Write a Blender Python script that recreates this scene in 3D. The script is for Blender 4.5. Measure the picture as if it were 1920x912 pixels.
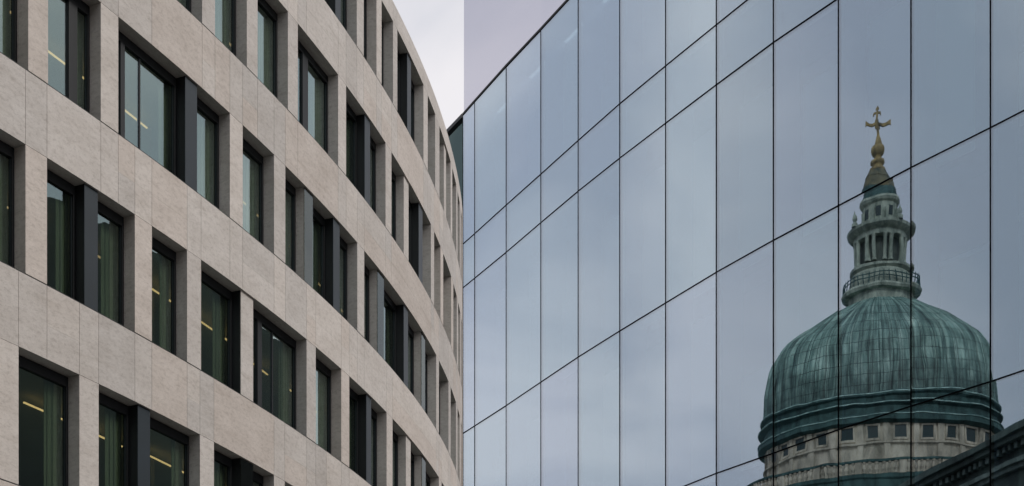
import bpy, bmesh, math, random
from mathutils import Vector, Matrix
random.seed(7)
sc = bpy.context.scene
for o in list(bpy.data.objects): bpy.data.objects.remove(o)
C = sc.collection
R = math.radians

# ------------------------------------------------------------------ camera
EYE = 1.6
F = 2800.0            # focal length in units of the 1920-wide frame
YH = 1760.0           # eye level, in the same units below the frame's top
cam = bpy.data.cameras.new('camera'); cam.sensor_width = 36.0; cam.lens = 36.0 * F / 1920.0
cam.shift_y = (YH - 456.0) / 1920.0
cam.clip_start = 0.1; cam.clip_end = 3000
camo = bpy.data.objects.new('camera', cam); C.objects.link(camo)
camo.location = (0, 0, EYE); camo.rotation_euler = (R(90), 0, 0)
sc.camera = camo

# ------------------------------------------------------------------ sky, sun, exposure
SUN_EL, SUN_AZ = 40.0, 104.0      # azimuth clockwise from +Y
w = bpy.data.worlds.new('World'); sc.world = w; w.use_nodes = True
nt = w.node_tree; nt.nodes.clear()
def N(t, ty, **kw):
    n = t.nodes.new(ty)
    for k, v in kw.items(): setattr(n, k, v)
    return n
out = N(nt, 'ShaderNodeOutputWorld'); bg = N(nt, 'ShaderNodeBackground'); bg.inputs['Strength'].default_value = 0.10
sky = N(nt, 'ShaderNodeTexSky'); sky.sky_type = 'NISHITA'; sky.sun_disc = False
sky.sun_elevation = R(SUN_EL); sky.sun_rotation = R(SUN_AZ); sky.air_density = 1.0; sky.dust_density = 3.0
tc = N(nt, 'ShaderNodeTexCoord'); mp = N(nt, 'ShaderNodeMapping'); mp.inputs['Scale'].default_value = (2.2, 2.2, 4.5)
mp.inputs['Location'].default_value = (0.7, 0.3, 0.0)
nz = N(nt, 'ShaderNodeTexNoise'); nz.inputs['Scale'].default_value = 1.7; nz.inputs['Detail'].default_value = 7; nz.inputs['Roughness'].default_value = 0.45
nz.inputs['Distortion'].default_value = 0.6
cr = N(nt, 'ShaderNodeValToRGB')
cr.color_ramp.elements[0].position = 0.36; cr.color_ramp.elements[0].color = (5.9, 6.2, 7.0, 1)
cr.color_ramp.elements[1].position = 0.60; cr.color_ramp.elements[1].color = (9.3, 9.05, 9.3, 1)
mx = N(nt, 'ShaderNodeMix', data_type='RGBA'); mx.inputs['Factor'].default_value = 0.93
nt.links.new(tc.outputs['Generated'], mp.inputs['Vector']); nt.links.new(mp.outputs['Vector'], nz.inputs['Vector'])
nt.links.new(nz.outputs['Fac'], cr.inputs['Fac'])
nt.links.new(sky.outputs['Color'], mx.inputs[6]); nt.links.new(cr.outputs['Color'], mx.inputs[7])
nt.links.new(mx.outputs[2], bg.inputs['Color']); nt.links.new(bg.outputs[0], out.inputs['Surface'])
sun = bpy.data.lights.new('sun', 'SUN'); sun.energy = 1.5; sun.angle = R(14); sun.color = (1.0, 0.95, 0.88)
suno = bpy.data.objects.new('sun', sun); C.objects.link(suno)
sd = Vector((math.sin(R(SUN_AZ)) * math.cos(R(SUN_EL)), math.cos(R(SUN_AZ)) * math.cos(R(SUN_EL)), math.sin(R(SUN_EL))))
suno.rotation_euler = sd.to_track_quat('Z', 'Y').to_euler(); suno.location = (0, 0, 80)
sc.view_settings.view_transform = 'Standard'; sc.view_settings.look = 'None'
sc.view_settings.exposure = 0.0; sc.view_settings.gamma = 1.0; sc.view_settings.use_curve_mapping = False
sc.render.engine = 'CYCLES'
sc.cycles.max_bounces = 10; sc.cycles.transparent_max_bounces = 24; sc.cycles.glossy_bounces = 6
sc.cycles.sample_clamp_indirect = 4.0

# ------------------------------------------------------------------ helpers
class MB:
    def __init__(s): s.v = []; s.f = []; s.uv = []; s.mi = []
    def quad(s, pts, uv=None, mi=0):
        i = len(s.v); s.v += [tuple(p) for p in pts]; s.f.append(tuple(range(i, i + len(pts))))
        s.uv.append(uv or [(0, 0)] * len(pts)); s.mi.append(mi)
    def hexa(s, p, mi=0, uv=None):
        # p: 8 points, 0-3 bottom loop, 4-7 top loop
        i = len(s.v); s.v += [tuple(q) for q in p]
        for f in ((3, 2, 1, 0), (4, 5, 6, 7), (0, 1, 5, 4), (1, 2, 6, 5), (2, 3, 7, 6), (3, 0, 4, 7)):
            s.f.append(tuple(i + k for k in f)); s.mi.append(mi)
            s.uv.append([uv[k] for k in f] if uv else [(0, 0)] * 4)
    def box(s, x0, x1, y0, y1, z0, z1, mi=0):
        s.hexa([(x0, y0, z0), (x1, y0, z0), (x1, y1, z0), (x0, y1, z0), (x0, y0, z1), (x1, y0, z1), (x1, y1, z1), (x0, y1, z1)], mi)
    def lathe(s, prof, n, sq=1.0, mi=0, ang0=0.0, ang1=2 * math.pi, rib=None, cx=0, cy=0):
        base = len(s.v); m = len(prof)
        full = abs(ang1 - ang0 - 2 * math.pi) < 1e-6
        cols = n if full else n + 1
        for j in range(cols):
            a = ang0 + (ang1 - ang0) * j / n
            k = rib(a) if rib else 0.0
            for (r, z) in prof:
                rr = r + k * (1 if r > 1 else 0)
                s.v.append((cx + rr * math.sin(a), cy - rr * math.cos(a) * sq, z))
        for j in range(n):
            j2 = (j + 1) % cols
            for i in range(m - 1):
                s.f.append((base + j * m + i, base + j2 * m + i, base + j2 * m + i + 1, base + j * m + i + 1)); s.mi.append(mi)
                s.uv.append([(j, i)] * 4)
    def build(s, name, mats, parent=None, smooth=False, loc=None):
        me = bpy.data.meshes.new(name); me.from_pydata(s.v, [], s.f)
        if not isinstance(mats, (list, tuple)): mats = [mats]
        for m in mats: me.materials.append(m)
        ul = me.uv_layers.new(name='UVMap'); k = 0
        for fi, uvs in enumerate(s.uv):
            for q in uvs: ul.data[k].uv = q; k += 1
        me.polygons.foreach_set('material_index', s.mi)
        me.polygons.foreach_set('use_smooth', [smooth] * len(s.f)); me.update()
        bm = bmesh.new(); bm.from_mesh(me); bmesh.ops.recalc_face_normals(bm, faces=bm.faces); bm.to_mesh(me); bm.free()
        o = bpy.data.objects.new(name, me); C.objects.link(o)
        if parent: o.parent = parent
        if loc: o.location = loc
        return o
def empty(name, label, cat, loc=(0, 0, 0), group=None):
    o = bpy.data.objects.new(name, None); C.objects.link(o); o.location = loc
    o['label'] = label; o['category'] = cat
    if group: o['group'] = group
    return o
def child_keep(o, parent):     # meshes are written in world coordinates: cancel the parent's offset
    o.parent = parent; o.matrix_parent_inverse = Matrix.Translation(parent.location).inverted()

# ------------------------------------------------------------------ materials
def mat(name):
    m = bpy.data.materials.new(name); m.use_nodes = True; m.node_tree.nodes.clear(); t = m.node_tree
    o = N(t, 'ShaderNodeOutputMaterial'); return m, t, o
def noise(t, vec, scale, detail=5, rough=0.5, dist=0.0):
    n = N(t, 'ShaderNodeTexNoise'); n.inputs['Scale'].default_value = scale; n.inputs['Detail'].default_value = detail
    n.inputs['Roughness'].default_value = rough; n.inputs['Distortion'].default_value = dist
    t.links.new(vec, n.inputs['Vector']); return n
def ramp(t, fac, stops):
    r = N(t, 'ShaderNodeValToRGB'); e = r.color_ramp.elements
    e[0].position, e[0].color = stops[0][0], (*stops[0][1], 1); e[1].position, e[1].color = stops[-1][0], (*stops[-1][1], 1)
    for p, c in stops[1:-1]: q = e.new(p); q.color = (*c, 1)
    t.links.new(fac, r.inputs['Fac']); return r
def mul(t, a, b, fac=1.0, mode='MULTIPLY'):
    m = N(t, 'ShaderNodeMix', data_type='RGBA', blend_type=mode); m.inputs['Factor'].default_value = fac
    t.links.new(a, m.inputs[6]); t.links.new(b, m.inputs[7]); return m.outputs[2]
def simple(name, col, rough=0.5, metal=0.0, vary=0.0, scale=3.0):
    m, t, o = mat(name); b = N(t, 'ShaderNodeBsdfPrincipled'); b.inputs['Roughness'].default_value = rough; b.inputs['Metallic'].default_value = metal
    b.inputs['Base Color'].default_value = (*col, 1)
    if vary:
        g = N(t, 'ShaderNodeTexCoord'); n = noise(t, g.outputs['Object'], scale, 6, 0.6)
        r = ramp(t, n.outputs['Fac'], [(0.3, tuple(c * (1 - vary) for c in col)), (0.7, tuple(c * (1 + vary) for c in col))])
        t.links.new(r.outputs['Color'], b.inputs['Base Color'])
    t.links.new(b.outputs[0], o.inputs['Surface']); return m
def stone_mat(name='pale_stone', tone=(1, 1, 1)):
    m, t, o = mat(name); b = N(t, 'ShaderNodeBsdfPrincipled'); b.inputs['Roughness'].default_value = 0.78
    uv = N(t, 'ShaderNodeUVMap'); uv.uv_map = 'UVMap'
    mp1 = N(t, 'ShaderNodeMapping'); mp1.inputs['Scale'].default_value = (0.55, 1.0, 1.0); t.links.new(uv.outputs[0], mp1.inputs['Vector'])
    mp2 = N(t, 'ShaderNodeMapping'); mp2.inputs['Scale'].default_value = (0.22, 2.2, 1.0); mp2.inputs['Rotation'].default_value = (0, 0, 0.05); t.links.new(uv.outputs[0], mp2.inputs['Vector'])
    n1 = noise(t, mp1.outputs[0], 0.9, 6, 0.55); n2 = noise(t, mp1.outputs[0], 9.0, 8, 0.72, 0.4); n3 = noise(t, mp2.outputs[0], 1.6, 7, 0.65, 0.8)
    n4 = noise(t, mp1.outputs[0], 42.0, 4, 0.7)
    c1 = ramp(t, n1.outputs['Fac'], [(0.32, (0.61, 0.555, 0.51)), (0.68, (0.70, 0.645, 0.60))])
    c2 = ramp(t, n2.outputs['Fac'], [(0.34, (0.72, 0.70, 0.68)), (0.5, (1, 1, 1)), (0.7, (1.10, 1.09, 1.08))])
    c3 = ramp(t, n3.outputs['Fac'], [(0.30, (0.86, 0.84, 0.82)), (0.46, (1, 1, 1))])
    c4 = ramp(t, n4.outputs['Fac'], [(0.32, (0.66, 0.65, 0.63)), (0.46, (1, 1, 1))])
    oi = N(t, 'ShaderNodeObjectInfo'); c5 = ramp(t, oi.outputs['Random'], [(0, (0.93, 0.93, 0.93)), (1, (1.05, 1.05, 1.05))])
    # each slab a slightly different tone
    sp = N(t, 'ShaderNodeUVMap'); sp.uv_map = 'UVMap'
    x = mul(t, c1.outputs['Color'], c2.outputs['Color'], 0.7); x = mul(t, x, c3.outputs['Color'], 0.75); x = mul(t, x, c4.outputs['Color'], 0.8); x = mul(t, x, c5.outputs['Color'])
    n5 = noise(t, mp1.outputs[0], 1.9, 9, 0.78, 0.1); c6 = ramp(t, n5.outputs['Fac'], [(.36, (.86, .85, .835)), (.54, (1, 1, 1)), (.7, (1.05, 1.05, 1.05))]); x = mul(t, x, c6.outputs['Color'], .6)
    tn = N(t, 'ShaderNodeRGB'); tn.outputs[0].default_value = (tone[0] * .975, tone[1] * .99, tone[2] * 1.0, 1); x = mul(t, x, tn.outputs[0])
    t.links.new(x, b.inputs['Base Color'])
    bp = N(t, 'ShaderNodeBump'); bp.inputs['Strength'].default_value = 0.25; bp.inputs['Distance'].default_value = 0.01
    t.links.new(n2.outputs['Fac'], bp.inputs['Height']); t.links.new(bp.outputs[0], b.inputs['Normal'])
    t.links.new(b.outputs[0], o.inputs['Surface']); return m
def glass_mat(name, tint, gloss, f0, f1, power, wav=0.0, wscale=0.3, rough=0.0):
    # a coated pane: tinted see-through glass under a mirror reflection that grows with the grazing angle
    m, t, o = mat(name)
    tr = N(t, 'ShaderNodeBsdfTransparent'); tr.inputs[0].default_value = (*tint, 1)
    gl = N(t, 'ShaderNodeBsdfGlossy'); gl.inputs['Color'].default_value = (*gloss, 1); gl.inputs['Roughness'].default_value = rough
    if name == 'curtain_wall_glass':      # batches of panes differ a little in tint
        oi = N(t, 'ShaderNodeObjectInfo'); cv = ramp(t, oi.outputs['Random'], [(0, (.735, .815, .915)), (.35, (.755, .84, .91)), (.7, (.725, .83, .905)), (1, (.755, .82, .92))]); t.links.new(cv.outputs[0], gl.inputs['Color'])
    ms = N(t, 'ShaderNodeMixShader'); lw = N(t, 'ShaderNodeLayerWeight'); lw.inputs['Blend'].default_value = 0.5
    p = N(t, 'ShaderNodeMath', operation='POWER'); p.inputs[1].default_value = power
    mr = N(t, 'ShaderNodeMapRange'); mr.inputs['To Min'].default_value = f0; mr.inputs['To Max'].default_value = f1
    t.links.new(lw.outputs['Facing'], p.inputs[0]); t.links.new(p.outputs[0], mr.inputs['Value']); t.links.new(mr.outputs[0], ms.inputs['Fac'])
    if wav:
        g = N(t, 'ShaderNodeTexCoord'); n = noise(t, g.outputs['Object'], wscale, 2, 0.4)
        bp = N(t, 'ShaderNodeBump'); bp.inputs['Strength'].default_value = 1.0; bp.inputs['Distance'].default_value = wav
        t.links.new(n.outputs['Fac'], bp.inputs['Height']); t.links.new(bp.outputs[0], gl.inputs['Normal'])
    t.links.new(tr.outputs[0], ms.inputs[1]); t.links.new(gl.outputs[0], ms.inputs[2]); t.links.new(ms.outputs[0], o.inputs['Surface'])
    return m
def emit_mat(name, col, s):
    m, t, o = mat(name); e = N(t, 'ShaderNodeEmission'); e.inputs[0].default_value = (*col, 1); e.inputs[1].default_value = s
    t.links.new(e.outputs[0], o.inputs['Surface']); return m

M_STONE = stone_mat()
M_STONES = [M_STONE, stone_mat('pale_stone_warm', (1.01, .975, .95)), stone_mat('pale_stone_grey', (.93, .935, .94)), stone_mat('pale_stone_light', (1.05, 1.04, 1.03))]
M_DARK = simple('dark_metal', (0.009, 0.011, 0.013), 0.55, 0.0)
M_FIN = simple('slate_metal_panel', (0.018, 0.028, 0.036), 0.5, 0.0, 0.12, 0.7)
M_WGLASS = glass_mat('window_glass', (0.76, 0.84, 0.78), (0.60, 0.71, 0.70), 0.17, 0.88, 1.8, 0.004, 0.6)
M_PGLASS = glass_mat('glass_clad_panel', (0.55, 0.56, 0.50), (0.40, 0.43, 0.43), 0.12, 0.7, 1.8, 0.02, 0.5)
M_ROOM = simple('office_wall', (0.42, 0.42, 0.34), 0.8, 0, 0.15, 0.4)
M_CEIL = simple('office_ceiling', (0.50, 0.50, 0.42), 0.8, 0, 0.1, 0.5)
M_CURT = simple('olive_grey_curtain', (0.36, 0.35, 0.27), 0.9, 0, 0.12, 0.8)
M_LAMP = emit_mat('warm_lamp', (1.0, 0.62, 0.28), 1.5)
M_LAMP2 = emit_mat('dim_warm_lamp', (1.0, 0.62, 0.32), 0.8)
M_CGLASS = glass_mat('curtain_wall_glass', (0.66, 0.77, 0.80), (0.74, 0.83, 0.90), 0.29, 1.22, 1.75, 0.0014, 0.8)
M_SCREEN = glass_mat('roof_screen_glass', (0.80, 0.80, 0.84), (0.72, 0.72, 0.78), 0.10, 0.5, 2.0)
M_GASKET = simple('black_gasket', (0.003, 0.005, 0.007), 0.9)
M_GASKET.node_tree.nodes['Principled BSDF'].inputs['Specular IOR Level'].default_value = 0.05
M_SPAN = simple('spandrel_panel', (0.30, 0.40, 0.42), 0.7, 0, 0.1, 0.3)
M_BLIND = simple('roller_blind', (0.74, 0.80, 0.76), 0.85, 0, 0.06, 0.8)
M_BLIND2 = simple('pale_roller_blind', (0.50, 0.56, 0.50), 0.85, 0, 0.06, 0.8)
M_INT = simple('blue_grey_interior', (0.07, 0.12, 0.17), 0.8, 0, 0.2, 0.2)
M_FINB = simple('aluminium_fin', (0.16, 0.24, 0.40), 0.5, 0.0)
M_ROOF = simple('roofing', (0.12, 0.12, 0.12), 0.9, 0, 0.2, 1.0)

# ------------------------------------------------------------------ setting: ground, road, pavements
g = MB(); g.quad([(-1500, -1500, -0.012), (1500, -1500, -0.012), (1500, 1500, -0.012), (-1500, 1500, -0.012)])
o = g.build('ground', simple('paving', (0.10, 0.098, 0.092), 0.9, 0, 0.2, 0.6)); o['kind'] = 'structure'
g = MB(); g.box(-6, 1.2, -60, 24, -0.006, 0.0)
o = g.build('road', simple('asphalt', (0.05, 0.05, 0.052), 0.9, 0, 0.2, 2.0)); o['kind'] = 'structure'
g = MB(); g.box(-8.2, -6, -60, 24, 0, 0.12); g.box(1.2, 2.4, -60, 18, 0, 0.12)
o = g.build('pavement', simple('pavement_stone', (0.24, 0.235, 0.22), 0.9, 0, 0.15, 1.5)); o['kind'] = 'structure'

# ------------------------------------------------------------------ the curved stone office building
# plan: a curve of changing radius, s = metres along the facade
S_ = 2.0; DS = 0.01; NP = 9000
def kap(s):
    if s < 0: return 0.01946
    if s < 20: return 0.01946 + 0.00661 * s / 20
    if s < 22: return 0.02607 + (s - 20) * 0.03
    return 0.086
px_, pz_, th_ = [], [], []
i0 = 400; acc = [0.0]
for i in range(1, NP): acc.append(acc[-1] + kap(-4 + i * DS) * DS)
t0 = 1.07286 - acc[i0]; X = Z = 0.0
for i in range(NP):
    th = t0 + acc[i]; X += math.cos(th) * DS; Z += math.sin(th) * DS
    px_.append(X); pz_.append(Z); th_.append(th)
ox = -960.0 / F * 20 - px_[i0]; oz = 20 - pz_[i0]
def plan(s, d=0.0):
    """point of the facade line s metres along it, d metres inside it"""
    t = (s / S_ + 4) / DS; i = max(0, min(NP - 2, int(t))); k = t - i
    x = (px_[i] * (1 - k) + px_[i + 1] * k + ox) * S_; y = (pz_[i] * (1 - k) + pz_[i + 1] * k + oz) * S_; th = th_[i] * (1 - k) + th_[i + 1] * k
    return (x - math.sin(th) * d, y + math.cos(th) * d)
H = {k: v * S_ + EYE for k, v in dict(S0=14.627, S1=11.867, S2=9.069, S3=6.149, Sm=17.421, Tm=19.158, R=19.571, T0=16.375, T1=13.606, T2=10.850, T3=8.047).items()}
H['T4'] = H['S3'] - 2.0; H['S4'] = H['T4'] - 3.9; H['T5'] = H['S4'] - 2.0
ROWS = {
'Z': [[15.43, 19.9, [[18.0, 18.49, "mm"]], []], [20.62, 22.04, [], []], [22.64, 24.09, [], []], [24.67, 28.84, [[26.35, 26.94, "mm"]], []], [29.66, 31.25, [], []], [32.27, 35.55, [[33.85, 34.5, "ss"]], []], [36.14, 37.81, [], []], [38.47, 39.7, [], []], [40.43, 41.24, [], []]],
'A': [[6.11, 8.66, [], []], [9.37, 11.26, [], []], [11.94, 14.02, [], []], [14.75, 18.1, [], [[15.942, 16.378]]], [18.84, 23.13, [[20.9, 21.49, "mm"]], []], [23.88, 30.32, [[25.82, 26.55, "ss"], [28.25, 28.94, "mm"]], []], [31.01, 32.54, [], []], [33.25, 35.74, [], []], [36.55, 38.07, [], []], [38.76, 40.05, [], []], [40.68, 41.35, [], []]],
'B': [[-0.54, 1.0, [], []], [1.73, 3.83, [], [[2.973, 3.319]]], [4.58, 10.23, [[7.86, 8.48, "mm"]], [[5.177, 5.371], [6.102, 6.153]]], [11.0, 13.04, [], []], [13.83, 19.95, [[15.39, 16.07, "sg"], [17.81, 18.39, "mm"]], []], [20.67, 31.5, [[22.35, 23.13, "sg"], [25.82, 26.47, "mm"], [28.74, 29.45, "sg"]], []], [32.14, 34.83, [], []], [35.55, 37.69, [], []], [38.47, 39.7, [], []], [40.43, 41.14, [], []]],
'C': [[-0.72, 0.9, [], []], [1.69, 5.32, [[3.23, 3.78, "mm"]], []], [6.11, 7.86, [], []], [8.6, 15.43, [[11.0, 11.77, "ms"]], [[12.645, 12.934], [13.735, 13.792]]], [16.16, 18.39, [], []], [19.15, 23.26, [[21.08, 21.61, "mm"]], []], [24.02, 32.14, [[26.14, 26.89, "ss"], [28.84, 29.55, "sg"]], []], [32.82, 35.01, [], []], [35.74, 37.69, [], []], [38.47, 39.7, [], []], [40.43, 41.14, [], []]],
'D': [[0.65, 2.95, [], []], [3.74, 8.54, [[5.54, 6.11, "mm"]], []], [9.31, 13.04, [[11.0, 11.77, "mg"]], []], [13.79, 16.16, [], []], [17.05, 21.08, [[18.64, 19.2, "mm"]], []], [21.79, 25.82, [], []], [26.81, 29.45, [], []], [30.32, 34.33, [[32.01, 32.82, "mm"]], []], [35.19, 37.21, [], []], [37.94, 39.37, [], []]],
}
ROWS['E'] = [[a, b, [], []] for a, b in ((1.7, 3.9), (4.7, 8.4), (9.2, 11.5), (12.3, 15.6), (16.4, 18.6), (19.4, 23.2), (24.0, 26.2), (27.0, 30.6), (31.4, 33.6), (34.4, 38.0))]
LEV = {'Z': ('Sm', 'Tm'), 'A': ('S0', 'T0'), 'B': ('S1', 'T1'), 'C': ('S2', 'T2'), 'D': ('S3', 'T3'), 'E': ('S4', 'T4')}
SA, SB = -1.05, 48.0            # the facade's near corner and its far end (hidden)
REV = 0.42                      # depth of the reveals

curved = empty('office_building', 'curved pale stone office building with deep set windows and long level stone bands', 'building', (*plan(SA), 0))
def swept(mb, a, b, d0, d1, z0, z1, mi=0, step=0.6):
    """a block that follows the curve from a to b, between depths d0 and d1"""
    n = max(1, int(math.ceil((b - a) / step)))
    for i in range(n):
        s0 = a + (b - a) * i / n; s1 = a + (b - a) * (i + 1) / n
        A, B = plan(s0, d0), plan(s1, d0); Cc, D = plan(s1, d1), plan(s0, d1)
        def P(p, z): return (p[0], p[1], z)
        k = [(A, s0, 0), (B, s1, 0), (Cc, s1, d1 - d0), (D, s0, d1 - d0)]
        f = lambda pts, uv: mb.quad(pts, uv, mi)
        f([P(A, z0), P(B, z0), P(B, z1), P(A, z1)], [(s0, z0), (s1, z0), (s1, z1), (s0, z1)])
        f([P(Cc, z0), P(D, z0), P(D, z1), P(Cc, z1)], [(s1, z0), (s0, z0), (s0, z1), (s1, z1)])
        f([P(A, z0), P(D, z0), P(Cc, z0), P(B, z0)], [(s0, z0), (s0, z0 - d1), (s1, z0 - d1), (s1, z0)])
        f([P(A, z1), P(B, z1), P(Cc, z1), P(D, z1)], [(s0, z1), (s1, z1), (s1, z1 + d1), (s0, z1 + d1)])
        if i == 0: f([P(A, z0), P(A, z1), P(D, z1), P(D, z0)], [(s0, z0), (s0, z1), (s0 - d1, z1), (s0 - d1, z0)])
        if i == n - 1: f([P(B, z0), P(Cc, z0), P(Cc, z1), P(B, z1)], [(s1, z0), (s1 + d1, z0), (s1 + d1, z1), (s1, z1)])
def part(mb, name, m, parent, smooth=False):
    o = mb.build(name, m, None, smooth); 
    top = parent
    while top.parent: top = top.parent
    o.parent = parent
    o.matrix_parent_inverse = Matrix.Translation(top.location).inverted() if parent is top else Matrix.Identity(4)
    return o

def piers(row):
    ops = ROWS[row]; res = []; prev = SA
    for a, b, _, _ in ops:
        if a > prev: res.append((prev, a))
        prev = b
    if prev < 43: res.append((prev, 43.0))
    return res
# stone bands with open joints at the pier edges
JG = 0.013
bands = [('R', 'Tm', None, 'Z'), ('Sm', 'T0', 'Z', 'A'), ('S0', 'T1', 'A', 'B'), ('S1', 'T2', 'B', 'C'), ('S2', 'T3', 'C', 'D'), ('S3', 'T4', 'D', 'E'), ('S4', 'T5', 'E', None)]
for top, bot, up, dn in bands:
    js = set()
    for r in (up, dn):
        if r:
            for a, b in piers(r):
                for q in (a, b):
                    if SA + .3 < q < 43: js.add(round(q, 2))
    js = sorted(js); keep = []
    for q in js:
        if not keep or q - keep[-1] > 0.5: keep.append(q)
    cuts = [SA] + keep + [SB]
    mb = MB(); z1, z0 = H[top], H[bot]; zm = z0 + (z1 - z0) * 0.46
    for a, b in zip(cuts[:-1], cuts[1:]):
        aa = a + (JG / 2 if a > SA else 0); bb = b - (JG / 2 if b < SB else 0)
        ri = random.choice((0, 0, 1, 2, 3)); rj = random.choice((0, 1, 2, 3))
        if top == 'R' or random.random() < .5: swept(mb, aa, bb, 0, .05, z0, z1, ri)
        else:
            swept(mb, aa, bb, 0, .05, z0, zm - .002, ri); swept(mb, aa, bb, 0, .05, zm + .002, z1, rj)
    swept(mb, SA, SB, .05, .75, z0, z1)
    part(mb, 'stone_band', M_STONES, curved)
    if top != 'R':
        mb = MB(); swept(mb, SA, 43, .012, .47, z1 + .001, z1 + .034); part(mb, 'sill_flashing', M_DARK, curved)
base = MB(); swept(base, SA, SB, 0.02, .8, 0.0, H['T5'] - .01); part(base, 'stone_base', M_STONE, curved)

# piers, windows, mullions, lamps
def flat(mb, a, b, d0, d1, z0, z1, mi=0):
    swept(mb, a, b, d0, d1, z0, z1, mi, step=99)
lamp_rows = {'A': {3}, 'B': {0, 1, 2, 4, 5}, 'C': {1, 2, 3, 4, 5}, 'D': {0, 1, 2, 3}}
for row in ROWS:
    zs, zt = H[LEV[row][0]] + .036, H[LEV[row][1]]
    for a, b in piers(row):
        mb = MB(); swept(mb, a, b, 0.0, .62, zs, zt - .012, step=.8); part(mb, 'stone_pier', random.choice(M_STONES), curved)
    for wi, (a, b, mul_, posts) in enumerate(ROWS[row]):
        fr = MB()
        bounds = [a]
        for p, q, t in mul_: bounds += [p, q]
        bounds.append(b)
        bays = [(bounds[i], bounds[i + 1]) for i in range(0, len(bounds), 2)]
        panes = []
        for (p, q) in bays:
            fw = 0.085
            flat(fr, p, p + .05, REV, REV + .14, zs, zt - .02); flat(fr, q - fw, q, REV - .0, REV + .14, zs, zt - .02)
            n = 1 if q - p < 4 else 2
            flat(fr, p + .05, q - fw, REV, REV + .14, zt - .30, zt - .02); flat(fr, p + .05, q - fw, REV, REV + .14, zs, zs + .07)
            cuts = [p + .05]
            for u, v in posts:
                if p < u < q:
                    flat(fr, u, v, REV + (.0 if v - u > .1 else .05), REV + .14, zs + .07, zt - .30)
                    panes.append((cuts[-1], u)); cuts.append(v)
            panes.append((cuts[-1], q - fw))
        wo = part(fr, 'window', M_DARK, curved)
        for (p, q) in bays:          # drawn curtain at the far end of each bay, behind the glass
            if q - p < .9: continue
            cu = MB(); wdt = random.uniform(.45, .75) if wi in lamp_rows.get(row, ()) else random.choice((.5, .6, .8, min(2.0, q - p - .3)))
            nf = max(3, int(wdt / .09))
            for k in range(nf):
                flat(cu, q - .02 - wdt * (k + 1) / nf - .03, q - .02 - wdt * k / nf + (.0 if k == 0 else .03), REV + .26 + .03 * (k % 2), REV + .275 + .03 * (k % 2), zs + .03, zt - .05)
            part(cu, 'curtain', M_CURT, wo)
        for (p, q) in panes:
            if q - p < .05: continue
            gm = MB(); flat(gm, p, q, REV + .07, REV + .085, zs + .07, zt - .30)
            part(gm, 'glass_pane', M_WGLASS, wo)
            st = MB()       # slim light edge bead beside the frame, as on the photo
            flat(st, q - .022, q - .008, REV + .05, REV + .068, zs + .07, zt - .30)
            part(st, 'glazing_bead', M_FIN, wo)
        for p, q, t in mul_:
            mm = MB()
            if t == 'mm': flat(mm, p + .01, q, .10, REV + .14, zs, zt - .013, 0); flat(mm, p, q, .07, .099, zs, zt - .013, 1); part(mm, 'mullion', [M_DARK, M_FIN], curved)
            else:
                side = 1 if t[0] == 's' else 0
                front = {'g': 2, 's': 1}[t[1]]
                flat(mm, p, q, .10, REV + .14, zs, zt - .013, side)
                flat(mm, p, q, .07, .099, zs, zt - .013, front)
                part(mm, 'mullion', [M_DARK, M_STONE, M_PGLASS], curved)
        if wi in lamp_rows.get(row, ()):
            lm = MB(); dl = random.uniform(2.3, 2.8); swept(lm, a - .55 + random.uniform(-.1, .5) * (wi > 0), b - .6 - random.uniform(0, .4), dl, dl + .05, zt - .25, zt - .21); part(lm, 'ceiling_lamp', M_LAMP2 if row in 'AB' and wi != 2 or (row, wi) in (('C', 2), ('C', 1)) else M_LAMP, curved)
# mullion side faces dark on the metal ones
# floors, ceilings and back wall of the rooms
for row in ROWS:
    zs, zt = H[LEV[row][0]], H[LEV[row][1]]
    mb = MB(); swept(mb, SA + .4, SB, .76, 9.0, zt + .02, zt + .5, step=2.0); part(mb, 'ceiling', M_CEIL, curved)
    mb = MB(); swept(mb, SA + .4, SB, .76, 9.0, zs - .5, zs - .02, step=2.0); part(mb, 'floor_slab', M_ROOM, curved)
    mb = MB()
    for s in (SA + .05, 9.9, 20.3, 31.8):
        flat(mb, s, s + .2, .80 if s < 0 else 2.9, 8.9, zs - .01, zt + .01)
    part(mb, 'partition', M_ROOM, curved)
mb = MB(); swept(mb, SA, SB, 9.02, 9.3, 0, H['R'] - .3, step=2.0); part(mb, 'rear_wall', M_ROOM, curved)
mb = MB(); swept(mb, SA, SB, .76, 9.0, H['Tm'] + .55, H['Tm'] + .7, step=2.0); part(mb, 'roof', M_ROOF, curved)
mb = MB(); flat(mb, SA - .25, SA - .004, 0.0, 9.3, 0, H['R']); part(mb, 'end_wall', M_STONE, curved)

# ------------------------------------------------------------------ the glass building (curtain wall)
MX = [868, 890, 949, 1014, 1084, 1162, 1248, 1343, 1450, 1572, 1708, 1857, 2020, 2200]
KN = [(868, 966.97), (1014, 1065.85), (1162, 1163.0), (1343, 1277.3), (1920, 1582.1), (2300, 1782.8)]
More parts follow.
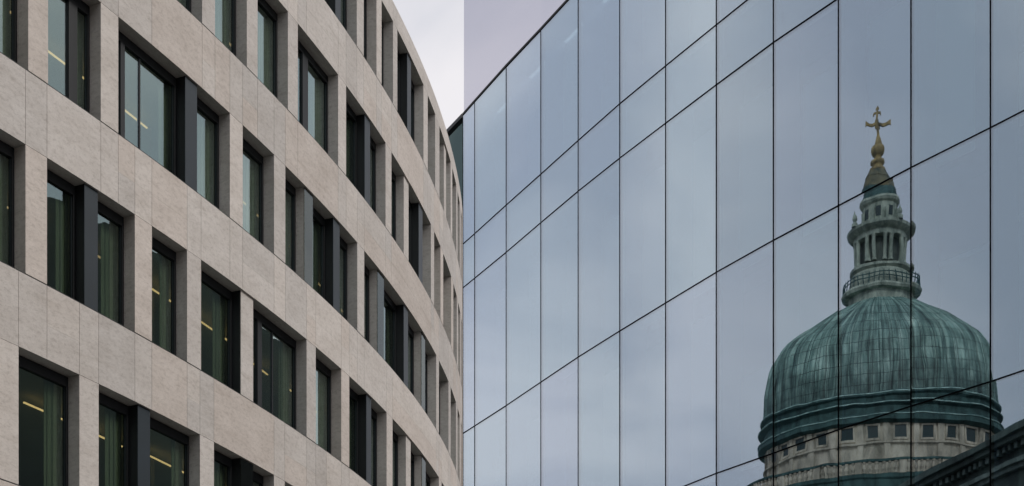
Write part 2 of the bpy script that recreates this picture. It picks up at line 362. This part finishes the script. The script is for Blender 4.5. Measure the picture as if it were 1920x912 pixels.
# measured plan of the mullions in metres: depth = F * 9.5 / u
def uof(x):
    for (a, ua), (b, ub) in zip(KN[:-1], KN[1:]):
        if a <= x <= b: return ua + (ub - ua) * (x - a) / (b - a)
def P_of(x):
    z = F * 9.5 / uof(x); return Vector(((x - 960.0) / F * z, z))
MP = [P_of(x) for x in MX]
print('mullion spacing', [round((MP[i + 1] - MP[i]).length, 2) for i in range(len(MP) - 1)])
LN = {
0: [(868, 215), (890, 190), (949, 124), (1014, 55), (1084, -21)],
1: [(868, 458), (890, 438.5), (949, 385), (1014, 327), (1084, 264), (1162, 195), (1248, 124), (1343, 47), (1450, -39)],
2: [(868, 540), (890, 522), (949, 473.5), (1014, 418), (1084, 359), (1162, 297), (1248, 231.5), (1343, 159.5), (1450, 80), (1572, -3)],
3: [(868, 813), (890, 799), (949, 761), (1014, 717), (1084, 670), (1162, 621), (1248, 568.5), (1343, 511), (1450, 451), (1572, 386), (1708, 314.5), (1857, 240), (2020, 156)],
4: [(1248, 926), (1343, 888), (1450, 850), (1572, 806), (1708, 762), (1857, 716), (2020, 661)]}
H0 = {0: 1.6, 1: 1.3446, 2: 1.2586, 3: .9805, 4: .6792, 5: .39, 6: .10}
def height(j, i):
    x = MX[i]; d = dict(LN.get(j, []))
    if x in d: return (YH - d[x]) / F * MP[i].y + EYE
    h = H0[j] * 9.5 + EYE
    if j in LN:      # carry on with the offset of the nearest measured mullion
        xs = sorted(d); q = xs[0] if x < xs[0] else xs[-1]; k = MX.index(q) if q in MX else None
        if k is not None: h = (YH - d[q]) / F * MP[k].y + EYE
    return h
HT = [[height(j, i) for i in range(len(MX))] for j in range(7)]
for j in range(5): print('row', j, [round(v, 2) for v in HT[j]])
tower = empty('glass_building', 'blue grey glass curtain wall building with thin black joints and a glass roof screen', 'building', (MP[0].x, MP[0].y, 0))
def inn(i):      # inward normal of facet i
    d = (MP[i + 1] - MP[i]).normalized(); return Vector((-d.y, d.x))
def nrm(i):      # inward direction at mullion i
    a = inn(max(0, i - 1)); b = inn(min(len(MP) - 2, i)); return (a + b).normalized()
def pt(i, d, z): q = MP[i] + nrm(i) * d; return (q.x, q.y, z)
TILT = {10: 0.0012}     # one pane column stands a hair out of line
JW = 0.0078
nrow = 6
for i in range(len(MX) - 1):
    e = (MP[i + 1] - MP[i]).normalized(); n = inn(i)
    for j in range(nrow):
        z1a, z1b, z0a, z0b = HT[j][i], HT[j][i + 1], HT[j + 1][i], HT[j + 1][i + 1]
        A = MP[i] + e * JW; B = MP[i + 1] - e * JW
        tw = TILT.get(i, random.uniform(-.0005, .0005)) * (B - A).length
        lean = random.uniform(-.0005, .0005) * (z1a - z0a)
        g = JW
        A2 = A + n * 0.0; B2 = B - n * tw
        mb = MB(); th = .016
        pts = []
        for dd in (0, th):
            pts.append([(A2 + n * dd, z0a + g), (B2 + n * dd, z0b + g), (B2 + n * (dd + lean), z1b - g), (A2 + n * (dd + lean), z1a - g)])
        f = [(p.x, p.y, z) for p, z in pts[0]]; b = [(p.x, p.y, z) for p, z in pts[1]]
        mb.hexa([f[0], f[1], b[1], b[0], f[3], f[2], b[2], b[3]])
        part(mb, 'glass_pane', M_CGLASS, tower)
        # behind the pane: fin beside the joint, blinds or panels
        if j == 1:
            mb = MB(); q0, q1 = A + n * .12, B + n * .12; q2, q3 = B + n * .16, A + n * .16
            mb.hexa([(q0.x, q0.y, z0a + .03), (q1.x, q1.y, z0b + .03), (q2.x, q2.y, z0b + .03), (q3.x, q3.y, z0a + .03), (q0.x, q0.y, z1a - .03), (q1.x, q1.y, z1b - .03), (q2.x, q2.y, z1b - .03), (q3.x, q3.y, z1a - .03)])
            part(mb, 'spandrel_panel', M_SPAN, tower)
        else:
            wd = (B - A).length
            # a roller blind hanging behind the pane, let down by its own amount
            key = (i, j)
            spec = {(10, 3): (.16, 1.0, 0.0, .60), (11, 3): (.14, 1.0, 0.0, .66), (10, 2): (.10, .60, 0.0, 1.0), (12, 3): (.14, 1.0, 0, .7)}.get(key)
            if (i in (8, 9, 10) and j >= 3 and key != (10, 3)) or (i > 10 and j == 4): continue
            if spec is None: 
                if random.random() < .6: spec = (random.choice((.12, .16, .2)), random.choice((1.0, .96, .9)), 0.0, random.choice((1.0, 1.0, .9, .8)))
                else: spec = (0.14, .98, 0, random.choice((.35, .5)))
            u0, u1, v0, v1 = spec
            a0 = A + e * wd * u0 + n * .32; a1 = A + e * wd * min(u1, .985) + n * .32
            zt0 = z0a + (z1a - z0a) * v1 - .05; zt1 = z0b + (z1b - z0b) * v1 - .05
            zb0 = z0a + .05; zb1 = z0b + .05
            if v1 >= 1.0: zt0 -= .25; zt1 -= .25
            mb = MB(); c0, c1 = a0 + n * .015, a1 + n * .015
            mb.hexa([(a0.x, a0.y, zb0), (a1.x, a1.y, zb1), (c1.x, c1.y, zb1), (c0.x, c0.y, zb0), (a0.x, a0.y, zt0), (a1.x, a1.y, zt1), (c1.x, c1.y, zt1), (c0.x, c0.y, zt0)])
            bl = part(mb, 'blind', M_BLIND, tower)
            if key in ((10, 3), (11, 3), (12, 3)):
                mb = MB(); f0, f1 = a0 - n * .03, a1 - n * .03
                mb.hexa([(f0.x, f0.y, zt0), (f1.x, f1.y, zt1), (a1.x, a1.y, zt1), (a0.x, a0.y, zt0), (f0.x, f0.y, zt0 + .06), (f1.x, f1.y, zt1 + .06), (a1.x, a1.y, zt1 + .06), (a0.x, a0.y, zt0 + .06)])
                part(mb, 'blind_rail', simple('white_rail', (.85, .86, .84), .5), tower)
# joints: vertical gaskets, level gaskets, inner fins, floor slabs
def bar(mb, i, z0, z1, w0, d0, d1):
    e = Vector((nrm(i).y, -nrm(i).x)); q = MP[i]; n = nrm(i)
    c = [q - e * w0 + n * d0, q + e * w0 + n * d0, q + e * w0 + n * d1, q - e * w0 + n * d1]
    mb.hexa([(p.x, p.y, z0) for p in c] + [(p.x, p.y, z1) for p in c])
for i in range(len(MX)):
    mb = MB(); bar(mb, i, 0.0, HT[0][i] - .02, JW + .001, -.004, .06); part(mb, 'joint', M_GASKET, tower)
    mb = MB(); bar(mb, i, 0.0, HT[0][i] - .1, .03, .10, .48); part(mb, 'inner_fin', M_FINB, tower)
def strip(mb, j, zo, zh, d0, d1, i0=0, i1=None):
    i1 = len(MX) - 1 if i1 is None else i1
    for i in range(i0, i1):
        za, zb = HT[j][i] + zo, HT[j][i + 1] + zo
        mb.hexa([pt(i, d0, za - zh), pt(i + 1, d0, zb - zh), pt(i + 1, d1, zb - zh), pt(i, d1, za - zh), pt(i, d0, za + zh), pt(i + 1, d0, zb + zh), pt(i + 1, d1, zb + zh), pt(i, d1, za + zh)])
for j in range(1, nrow + 1):
    mb = MB(); strip(mb, j, 0, JW * 1.1, -.0055, .06); part(mb, 'transom_joint', M_GASKET, tower)
    mb = MB(); strip(mb, j, 0, .12, .62, 7.0); part(mb, 'floor_slab', M_INT, tower)
mb = MB(); strip(mb, 0, .0, .018, -.014, .5); part(mb, 'roof_edge', M_DARK, tower)
mb = MB(); strip(mb, 0, -.2, .12, .51, 7.0); part(mb, 'roof', M_ROOF, tower)
mb = MB()
for i in range(len(MX) - 1):
    mb.hexa([pt(i, 7.01, 0), pt(i + 1, 7.01, 0), pt(i + 1, 7.2, 0), pt(i, 7.2, 0), pt(i, 7.01, 15.8), pt(i + 1, 7.01, 15.8), pt(i + 1, 7.2, 15.8), pt(i, 7.2, 15.8)])
part(mb, 'rear_wall', M_INT, tower)
# roof screen: tall frameless glass standing on the roof edge
for (a, b) in ((0, 7),):
    mb = MB(); tp = 19.6
    for k in range(a, b):
        L0 = HT[0][k] + .02; L1 = HT[0][k + 1] + .02
        mb.quad([pt(k, .02, L0), pt(k + 1, .02, L1), pt(k + 1, .02, tp), pt(k, .02, tp)])
        mb.quad([pt(k, .035, L0), pt(k + 1, .035, L1), pt(k + 1, .035, tp), pt(k, .035, tp)])
        mb.quad([pt(k, .02, tp), pt(k + 1, .02, tp), pt(k + 1, .035, tp), pt(k, .035, tp)])
    mb.quad([pt(a, .02, HT[0][a] + .02), pt(a, .035, HT[0][a] + .02), pt(a, .035, tp), pt(a, .02, tp)])
    mb.quad([pt(b, .02, HT[0][b] + .02), pt(b, .035, HT[0][b] + .02), pt(b, .035, tp), pt(b, .02, tp)])
    part(mb, 'roof_screen', M_SCREEN, tower)

# flank that runs back from the corner
fl = MB(); q = MP[0]; d = nrm(0); n2 = Vector((d.y, -d.x))
c = [q + n2 * -.005 + d * .05, q + d * 7.2 + n2 * -.005, q + d * 7.2 + n2 * .2, q + n2 * .2 + d * .05]
fl.hexa([(p.x, p.y, 0) for p in c] + [(p.x, p.y, HT[0][0] - .05) for p in c]); part(fl, 'side_wall', M_FIN, tower)

# ------------------------------------------------------------------ dark glass office block beyond the street
def place(xpx, z): return ((xpx - 960.0) / F * z, z)
far = empty('background_building', 'dark green glass building glimpsed beyond the gap between the curved stone and glass facades', 'building', (*place(868, 95), 0))
a = Vector(place(867.5, 95.0)); b = Vector(place(837, 97.0)); dr = (b - a).normalized(); b = a + dr * 16; n = Vector((dr.y, -dr.x)) * -1
if n.y < 0: n = -n
n = Vector((-dr.y, dr.x)); n = n if n.y > 0 else -n
top = (YH - 217) / F * 95 + EYE
def wallbox(mb, p, q, nn, d0, d1, z0, z1, mi=0):
    c = [p + nn * d0, q + nn * d0, q + nn * d1, p + nn * d1]
    mb.hexa([(v.x, v.y, z0) for v in c] + [(v.x, v.y, z1) for v in c], mi)
M_FGLASS = glass_mat('green_facade_glass', (.14, .20, .19), (.34, .46, .44), .12, .6, 2.2, .05, .25)
mb = MB(); wallbox(mb, a, b, n, .3, 6, 0, top - .4); part(mb, 'wall', simple('deep_green_interior', (.05, .075, .07), .8, 0, .6, .18), far)
mb = MB()
for k in range(5):
    for l in range(9):
        p = a + dr * (k * 3.2 + .02); q2 = a + dr * (k * 3.2 + 3.18); z1 = top - .45 - l * 5.6
        wallbox(mb, p, q2, n, 0, .03, z1 - 5.55, z1)
part(mb, 'glazing', M_FGLASS, far)
mb = MB(); wallbox(mb, a, b, n, -.06, .6, top - .12, top + .12); part(mb, 'roof_edge', M_DARK, far)

# ------------------------------------------------------------------ what stands to the left of the camera and is mirrored in the glass
PA, PB = P_of(1343), P_of(1920)
me_ = (PB - PA).normalized(); MN = Vector((-me_.y, me_.x)); MN = MN if (PA.dot(MN) > 0) else -MN
def mirror(x, z):
    p = Vector((x, z)); d = (p - PA).dot(MN); q = p - MN * (2 * d); return q
D = 190.0; K = D / F; AX = 1648.0; SQ = 0.7
cen_v = Vector(((AX - 960) / F * D, D)); cen = mirror(cen_v.x, cen_v.y)
far_v = cen_v * 1.1; away = (mirror(far_v.x, far_v.y) - cen).normalized()
def hs(y): return (YH - y) * K + EYE                       # height of a silhouette
def hf(y, r): return (YH - y) / F * (D - SQ * r * K) + EYE   # height of a front point
cath = empty('cathedral', 'domed stone cathedral with green copper dome and gilded cross, seen mirrored in the glass wall', 'cathedral', (cen.x, cen.y, 0))
cath.rotation_euler = (0, 0, math.atan2(-away.x, away.y))
def copper():
    m, t, o = mat('green_copper'); b = N(t, 'ShaderNodeBsdfPrincipled'); b.inputs['Roughness'].default_value = .62
    tcd = N(t, 'ShaderNodeTexCoord'); sx = N(t, 'ShaderNodeSeparateXYZ'); t.links.new(tcd.outputs['Object'], sx.inputs[0])
    at = N(t, 'ShaderNodeMath', operation='ARCTAN2'); t.links.new(sx.outputs['X'], at.inputs[0]); t.links.new(sx.outputs['Y'], at.inputs[1])
    cb = N(t, 'ShaderNodeCombineXYZ'); ma = N(t, 'ShaderNodeMath', operation='MULTIPLY'); ma.inputs[1].default_value = 14.0
    t.links.new(at.outputs[0], ma.inputs[0]); t.links.new(ma.outputs[0], cb.inputs['X']); t.links.new(sx.outputs['Z'], cb.inputs['Y'])
    mpp = N(t, 'ShaderNodeMapping'); mpp.inputs['Scale'].default_value = (1.3, .16, 1); t.links.new(cb.outputs[0], mpp.inputs['Vector'])
    n1 = noise(t, mpp.outputs[0], 1.0, 7, .62, .3); n2 = noise(t, cb.outputs[0], .45, 6, .6, .5)
    c1 = ramp(t, n1.outputs['Fac'], [(.34, (.035, .08, .08)), (.49, (.20, .34, .31)), (.68, (.50, .69, .63))])
    c2 = ramp(t, n2.outputs['Fac'], [(.34, (.5, .55, .54)), (.6, (1.1, 1.08, 1.06))])
    bk = N(t, 'ShaderNodeTexBrick'); bk.inputs['Scale'].default_value = 1.0; bk.inputs['Mortar Size'].default_value = .05
    bk.inputs['Brick Width'].default_value = 1.692; bk.inputs['Row Height'].default_value = 1.35; bk.offset = .0
    bk.inputs['Color1'].default_value = (1, 1, 1, 1); bk.inputs['Color2'].default_value = (.74, .78, .78, 1); bk.inputs['Mortar'].default_value = (.22, .24, .24, 1)
    t.links.new(cb.outputs[0], bk.inputs['Vector'])
    x = mul(t, c1.outputs['Color'], c2.outputs['Color'], 1.0); x = mul(t, x, bk.outputs['Color'], .95)
    # rib shading painted into the colour: paler ribs, darker lines along their feet
    q1 = N(t, 'ShaderNodeMath', operation='MULTIPLY'); q1.inputs[1].default_value = 52 / (2 * math.pi); t.links.new(at.outputs[0], q1.inputs[0])
    q2 = N(t, 'ShaderNodeMath', operation='PINGPONG'); q2.inputs[1].default_value = .5; t.links.new(q1.outputs[0], q2.inputs[0])
    c7 = ramp(t, q2.outputs[0], [(0, (1.5, 1.45, 1.45)), (.08, (1.5, 1.45, 1.45)), (.11, (.25, .28, .28)), (.17, (.35, .38, .38)), (.23, (1, 1, 1))]); x = mul(t, x, c7.outputs[0], .9)
    # dark reflections low on the dome painted into the copper, with a ragged edge
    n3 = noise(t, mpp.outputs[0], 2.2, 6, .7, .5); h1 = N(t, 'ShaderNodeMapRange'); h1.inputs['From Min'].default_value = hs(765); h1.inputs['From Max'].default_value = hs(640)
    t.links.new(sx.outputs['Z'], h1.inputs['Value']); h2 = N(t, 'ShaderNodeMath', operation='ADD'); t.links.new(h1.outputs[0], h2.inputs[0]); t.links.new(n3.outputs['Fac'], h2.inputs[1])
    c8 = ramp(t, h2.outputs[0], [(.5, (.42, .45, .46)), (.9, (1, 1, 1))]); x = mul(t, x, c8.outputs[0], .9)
    t.links.new(x, b.inputs['Base Color']); t.links.new(b.outputs[0], o.inputs['Surface']); return m
def dirty(name, lo, hi, sc_=.5):
    m, t, o = mat(name); b = N(t, 'ShaderNodeBsdfPrincipled'); b.inputs['Roughness'].default_value = .85
    tcd = N(t, 'ShaderNodeTexCoord'); mpp = N(t, 'ShaderNodeMapping'); mpp.inputs['Scale'].default_value = (1, 1, .35); t.links.new(tcd.outputs['Object'], mpp.inputs['Vector'])
    n1 = noise(t, mpp.outputs[0], sc_, 8, .7, .4); c1 = ramp(t, n1.outputs['Fac'], [(.34, lo), (.62, hi)])
    t.links.new(c1.outputs['Color'], b.inputs['Base Color']); t.links.new(b.outputs[0], o.inputs['Surface']); return m
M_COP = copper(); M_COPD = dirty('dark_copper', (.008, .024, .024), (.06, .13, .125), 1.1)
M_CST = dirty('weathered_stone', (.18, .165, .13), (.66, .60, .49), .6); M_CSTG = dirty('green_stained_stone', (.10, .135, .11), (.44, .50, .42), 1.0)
M_GOLD = dirty('worn_gilding', (.07, .055, .03), (.42, .31, .13), 1.6); M_BRZ = dirty('brown_copper', (.03, .045, .038), (.19, .17, .10), 1.3)
M_HOLE = simple('dark_window', (.012, .03, .03), .3)
def L(prof): return [(r * K, hs(y)) for r, y in prof]
DOME = [(58, 574), (66, 578), (77, 585), (92, 593), (107, 602), (125, 613), (140, 624), (150, 632), (160, 641), (170, 649), (178, 656), (184, 664.5), (192, 677), (198, 692), (202.5, 713), (207, 738), (209.5, 759), (211, 784)]
mb = MB()
def ribf(a):
    u = (a / (2 * math.pi) * 52) % 1.0; u = min(u, 1 - u)
    return .15 if u < .07 else (.06 if u < .14 else 0.0)
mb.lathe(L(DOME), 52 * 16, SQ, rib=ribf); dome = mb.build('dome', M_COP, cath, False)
mb = MB(); mb.lathe(L([(211, 783), (215, 786), (215.5, 790), (210, 793), (209.5, 801), (217, 803.5), (218, 807), (211, 811), (212, 822), (220, 826), (221, 838), (212, 842), (206, 842.5)]), 192, SQ)
mb.build('dome_cornice', M_COPD, cath, False)
mp_c = dirty('pale_copper_edge', (.14, .26, .25), (.50, .70, .66), 1.0)
for (ra, ya, yb) in ((216.2, 785.5, 787.5), (219, 804.5, 806.3), (221.5, 827, 828.6)):
    mb = MB(); mb.lathe(L([(ra - 6, ya), (ra, ya), (ra + .6, (ya + yb) / 2), (ra, yb), (ra - 6, yb)]), 192, SQ); mb.build('cornice_moulding', mp_c, cath)

zt_, zb_ = hs(842), hf(857, 252) - 1.8
rw = 206 * K
mb = MB(); mb.lathe([(rw, zt_ + .4), (rw, zb_)], 196, SQ)
mb.lathe([(rw, hf(786, 206)), (rw + .35, hf(786, 206)), (rw + .35, hf(792, 206)), (rw + .02, hf(793, 206))], 196, SQ)
mb.lathe([(rw, hf(825, 206)), (rw + .42, hf(825.5, 206)), (rw + .42, hf(829, 206)), (rw + .1, hf(832, 206)), (rw + .02, hf(834, 206))], 196, SQ)
drum = mb.build('drum', M_CST, cath)
NW = 28
def ringbox(mb, r0, r1, ac, hw, z0, z1, mi=0, sq=SQ):
    """block on the ring between radii, centred on the angle ac, half width hw metres"""
    c, s = math.cos(ac), math.sin(ac)
    def P(r, w_, z): return (r * s + w_ * c, -(r * c * sq) + w_ * s * sq, z)
    mb.hexa([P(r1, -hw, z0), P(r1, hw, z0), P(r0, hw, z0), P(r0, -hw, z0), P(r1, -hw, z1), P(r1, hw, z1), P(r0, hw, z1), P(r0, -hw, z1)], mi)
for k in range(NW):
    a = 2 * math.pi * (k + .25) / NW
    zb0, zt0 = hf(819, 206), hf(796, 206)
    mb = MB(); ringbox(mb, rw - .3, rw + .012, a, .70, zb0, zt0, 1)
    for sx in (-1, 1):
        c, s = math.cos(a), math.sin(a); 
    fr0 = MB()
    ringbox(mb, rw - .1, rw + .22, a, .92, zb0 - .26, zb0 - .004); ringbox(mb, rw - .1, rw + .18, a, .92, zt0 + .004, zt0 + .22)
    w_ = mb.build('drum_window', [M_CST, M_HOLE], cath)
    for dw in (-.83, .83):
        fm = MB(); c, s = math.cos(a), math.sin(a)
        def P(r, q, z): return (r * s + q * c, -(r * c * SQ) + q * s * SQ, z)
        fm.hexa([P(rw + .16, dw - .1, zb0), P(rw + .16, dw + .1, zb0), P(rw - .1, dw + .1, zb0), P(rw - .1, dw - .1, zb0), P(rw + .16, dw - .1, zt0), P(rw + .16, dw + .1, zt0), P(rw - .1, dw + .1, zt0), P(rw - .1, dw - .1, zt0)])
        fm.build('frame', M_CST, w_)
    mb = MB(); a2 = a + math.pi / NW; ringbox(mb, rw - .2, rw + .28, a2, .36, zb_ + .1, hs(842)); mb.build('pilaster', M_CST, cath)
rb = 252 * K; zr = hf(857, 252)
mb = MB()
mb.lathe([(rb - .35, zr - .28), (rb + .3, zr - .28), (rb + .3, zr), (rb - .35, zr)], 200, SQ)
mb.lathe([(rb - .3, zr - 1.75), (rb + .42, zr - 1.75), (rb + .42, zr - 2.2), (rb + .2, zr - 2.4), (rb + .2, zr - 3.3), (rb + .9, zr - 3.5), (rb + .9, zr - 3.9), (rb + .3, zr - 4.4), (rb - .3, zr - 4.5)], 200, SQ)
mb.lathe([(rw - .5, zr - 1.76), (rb - .2, zr - 1.76), (rb - .2, zr - 1.9)], 200, SQ)
mb.build('balustrade', M_COPD, cath)
mb = MB(); mb.lathe([(rb - .3, zr - 4.4), (rb - .3, 26)], 160, SQ); mb.lathe([(rb + 2.5, 26), (rb + 2.5, 24), (rb + 1, 0)], 160, SQ); mb.box(-26, 26, -14, 30, 0, 25.5); mb.build('lower_drum', M_CST, cath)
for k in range(84):
    a = -math.pi * .56 + math.pi * 1.12 * k / 83
    mb = MB()
    if k % 7 == 3: ringbox(mb, rb - .28, rb + .24, a, .42, zr - 1.74, zr - .285)
    else: mb.lathe([(.13, zr - 1.74), (.22, zr - 1.62), (.16, zr - 1.5), (.27, zr - 1.15), (.22, zr - .9), (.13, zr - .6), (.22, zr - .42), (.2, zr - .285)], 8, 1.0, cx=rb * math.sin(a), cy=-rb * math.cos(a) * SQ)
    mb.build('baluster', M_CST, cath)
# lantern
mb = MB(); mb.lathe(L([(60, 592), (60, 562), (71, 560), (73, 555), (71, 551), (62, 550), (60, 547), (58, 530), (57, 522), (54, 518), (60, 514), (60, 509), (52, 506), (46, 505)]), 64, SQ * 1.15)
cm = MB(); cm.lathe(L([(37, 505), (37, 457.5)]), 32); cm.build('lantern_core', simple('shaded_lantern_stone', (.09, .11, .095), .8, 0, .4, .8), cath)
mb.lathe(L([(36, 458), (50, 457), (50, 449), (56, 446), (61, 442), (62, 437), (40, 435), (34, 434)]), 64)
mb.lathe(L([(34, 436), (36, 430), (33, 428), (33, 390), (37, 387), (39, 383), (38, 379)]), 48)
for k in range(12):
    a = 2 * math.pi * k / 12; ringbox(mb, 40 * K, 50 * K, a, .5, hs(458), hs(446), sq=1)
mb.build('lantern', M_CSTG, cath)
for k in range(8):
    for d in (-.135, .135):
        a = 2 * math.pi * (k + .5) / 8 + d
        mb = MB(); mb.lathe([(.34, hs(506)), (.34, hs(503)), (.28, hs(501)), (.25, hs(462)), (.30, hs(459)), (.30, hs(457))], 10, cx=47 * K * math.sin(a), cy=-47 * K * math.cos(a))
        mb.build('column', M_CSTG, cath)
for k in range(8):
    a = 2 * math.pi * k / 8 + .12
    mb = MB(); ringbox(mb, 33 * K, 36.2 * K, a, .52, hs(502), hs(464), 0, 1); ringbox(mb, 31 * K, 33.3 * K, a, .36, hs(418), hs(398), 0, 1); mb.build('lantern_window', M_HOLE, cath)
    mb = MB(); ringbox(mb, 54 * K, 57.25 * K, a + .3, .55, hs(546), hs(530), 0, SQ * 1.15); mb.build('arch_recess', M_HOLE, cath)
for k in range(8):
    a = math.pi / 8 + k * math.pi / 4
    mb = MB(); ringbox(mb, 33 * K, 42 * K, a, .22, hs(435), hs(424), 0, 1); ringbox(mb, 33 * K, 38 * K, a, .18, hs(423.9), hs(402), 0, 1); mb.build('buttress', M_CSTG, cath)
for k in range(4):
    a = math.pi / 4 + k * math.pi / 2 + .1
    mb = MB(); mb.lathe([(.35, hs(437)), (.35, hs(431)), (.16, hs(428)), (.30, hs(423)), (.24, hs(418)), (.08, hs(413)), (.02, hs(408))], 10, cx=61 * K * math.sin(a), cy=-61 * K * math.cos(a)); mb.build('finial', M_CSTG, cath)
mb = MB()
for k in range(40):
    a = 2 * math.pi * k / 40; mb.lathe([(.07, hs(553)), (.07, hs(533)), (.02, hs(529))], 5, cx=70 * K * math.sin(a), cy=-70 * K * math.cos(a) * SQ * 1.15)
for y in (541, 534): mb.lathe([(70 * K - .05, hs(y)), (70 * K + .05, hs(y)), (70 * K + .05, hs(y - 1.4)), (70 * K - .05, hs(y - 1.4)), (70 * K - .05, hs(y))], 64, SQ * 1.15)
mb.build('lantern_railing', M_COPD, cath)
mb = MB(); mb.lathe(L([(39, 384), (38, 380), (35, 379), (34.5, 375), (32, 373.5), (31.5, 369), (30, 366), (28, 358)]), 16); mb.build('spire_base', M_COPD, cath)
mb = MB(); mb.lathe(L([(33, 375), (31, 372), (27.5, 358), (27, 355), (25, 353), (21, 337), (21.5, 335), (17, 325), (14.5, 320)]), 8); mb.build('spire', M_BRZ, cath)
mb = MB(); mb.lathe(L([(15, 321), (14, 316), (10, 314), (10.5, 308), (13.5, 306), (13.5, 301), (8, 299), (7, 294), (9, 291)]), 16)
mb.lathe([(13.2 * K * math.sin(t * math.pi / 10), hs(282.5 - 12.5 * -math.cos(t * math.pi / 10) * -1)) for t in range(11)], 20)
mb.lathe(L([(7.5, 272), (5, 265), (2.6, 257), (1.8, 254)]), 12); mb.build('orb', M_GOLD, cath, True)
mb = MB()
wz = .14
def bx(x0, x1, y0, y1, ww=wz): mb.box(x0 * K, x1 * K, -ww, ww, hs(y1), hs(y0))
bx(-2, 2, 204, 258); 
for s in (-1, 1):
    for (xa, xb, ya, yb, ta, tb) in ((2, 9, 234, 237, 2.6, 2.8), (9, 15, 237, 234.5, 2.8, 2.6), (15, 20, 234.5, 231, 2.6, 3.6), (20, 23, 231, 231, 4.0, 6.0)):
        xa, xb = s * xa * K, s * xb * K
        lo, hi = (xa, xb) if xa < xb else (xb, xa)
        yl, yr, tl, tr = (ya, yb, ta, tb) if s > 0 else (yb, ya, tb, ta)
        mb.hexa([(lo, -wz, hs(yl + tl)), (hi, -wz, hs(yr + tr)), (hi, wz, hs(yr + tr)), (lo, wz, hs(yl + tl)), (lo, -wz, hs(yl - tl)), (hi, -wz, hs(yr - tr)), (hi, wz, hs(yr - tr)), (lo, wz, hs(yl - tl))])
bx(-7, -2, 209.5, 213, .12); bx(2, 7, 209.5, 213, .12); bx(-8, -5.5, 212, 217, .1); bx(5.5, 8, 212, 217, .1)
bx(-3.2, 3.2, 201, 205, .12); bx(-1.3, 1.3, 198, 201, .1); bx(-4, 4, 238, 244, .1); bx(-3.3, 3.3, 226, 230, .1)
mb.build('cross', M_GOLD, cath)

# classical building whose cornice crosses the foot of the mirrored dome
A0 = Vector(place(1711, 70.0)); A1 = Vector(place(1920, 62.3)); dv = (A1 - A0).normalized()
p0, p1 = A0 - dv * 14, A0 + dv * 22
nv = Vector((-dv.y, dv.x)); nv = nv if nv.x > 0 else -nv          # away from the viewer, in the mirrored space
q0, q1 = mirror(*p0), mirror(*p1); back = mirror(*(p0 + nv * 1)) - q0
corn = empty('classical_building', 'blackened stone building with heavy moulded cornice mirrored low in the glass wall', 'building', (q0.x, q0.y, 0))
hc = (YH - 908) / F * 70 + EYE
M_CORN = dirty('blackened_stone', (.03, .04, .038), (.13, .18, .165), .8); M_CORN2 = dirty('grey_moulding', (.07, .10, .095), (.26, .33, .31), .9)
mb = MB(); wallbox(mb, q0, q1, back, -.75, 8, hc - .28, hc); wallbox(mb, q0, q1, back, -.55, 8, hc - .52, hc - .281); part(mb, 'cornice', M_CORN, corn)
mb = MB(); wallbox(mb, q0, q1, back, -.35, 8, hc - 1.45, hc - 1.25); wallbox(mb, q0, q1, back, -.2, 8, hc - 1.65, hc - 1.451); 
tv = (q1 - q0).normalized()
for k in range(int((q1 - q0).length / .42)):
    a_ = q0 + tv * (k * .42); wallbox(mb, a_, a_ + tv * .2, back, -.3, -.001, hc - .80, hc - .55)
part(mb, 'moulding', M_CORN2, corn)
mb = MB(); wallbox(mb, q0, q1, back, 0, 8, hc - 1.249, hc - .521); wallbox(mb, q0, q1, back, 0, 8, 0, hc - 1.651); part(mb, 'wall', M_CORN, corn)

# unseen dark block added at right to darken reflections in the lower windows
side = empty('dark_reflection_block', 'tall dark office block out of frame to the right', 'building', (70, 60, 0))
mb = MB(); mb.box(66, 90, 30, 130, 0, 62); part(mb, 'wall', simple('dark_cladding', (.04, .05, .05), .5, 0, .3, .1), side)

# unseen block added behind the camera to keep the sky from the window reveals
back_b = empty('stone_office_block', 'broad grey stone office block closing the street behind the viewer', 'building', (0, -40, 0))
mb = MB(); mb.box(-90, 60, -40, -16, 0, 58); part(mb, 'wall', simple('grey_stone', (.14, .13, .12), .85, 0, .2, .3), back_b); 
mb = MB()
for i in range(24):
    for j in range(10): mb.box(-72 + i * 6.1, -69 + i * 6.1, -16.0, -15.9, 3 + j * 4.3, 5.8 + j * 4.3)
part(mb, 'window', M_DARK, back_b)

# lit things just inside the glass wall: small ceiling lights and a pale green screen
ei = (MP[11] - MP[10]).normalized(); ni = inn(10)
for dx, dz, ln in ((1.02, 11.05, .16), (1.2, 10.9, .2)):
    p = MP[10] + ei * dx + ni * 1.1
    mb = MB(); wallbox(mb, p, p + ei * ln, ni, 0, .05, dz, dz + .03); part(mb, 'ceiling_light', M_LAMP, tower)

# the glass building's other end
e9 = len(MP) - 1; qe = MP[e9]; de = nrm(e9); ne = Vector((de.y, -de.x))
mb = MB(); c = [qe + ne * .02 + de * -.004, qe + ne * .2 + de * -.004, qe + ne * .2 + de * 7.2, qe + ne * .02 + de * 7.2]
mb.hexa([(p.x, p.y, 0) for p in c] + [(p.x, p.y, HT[0][e9] + .02) for p in c]); part(mb, 'side_wall', M_FIN, tower)
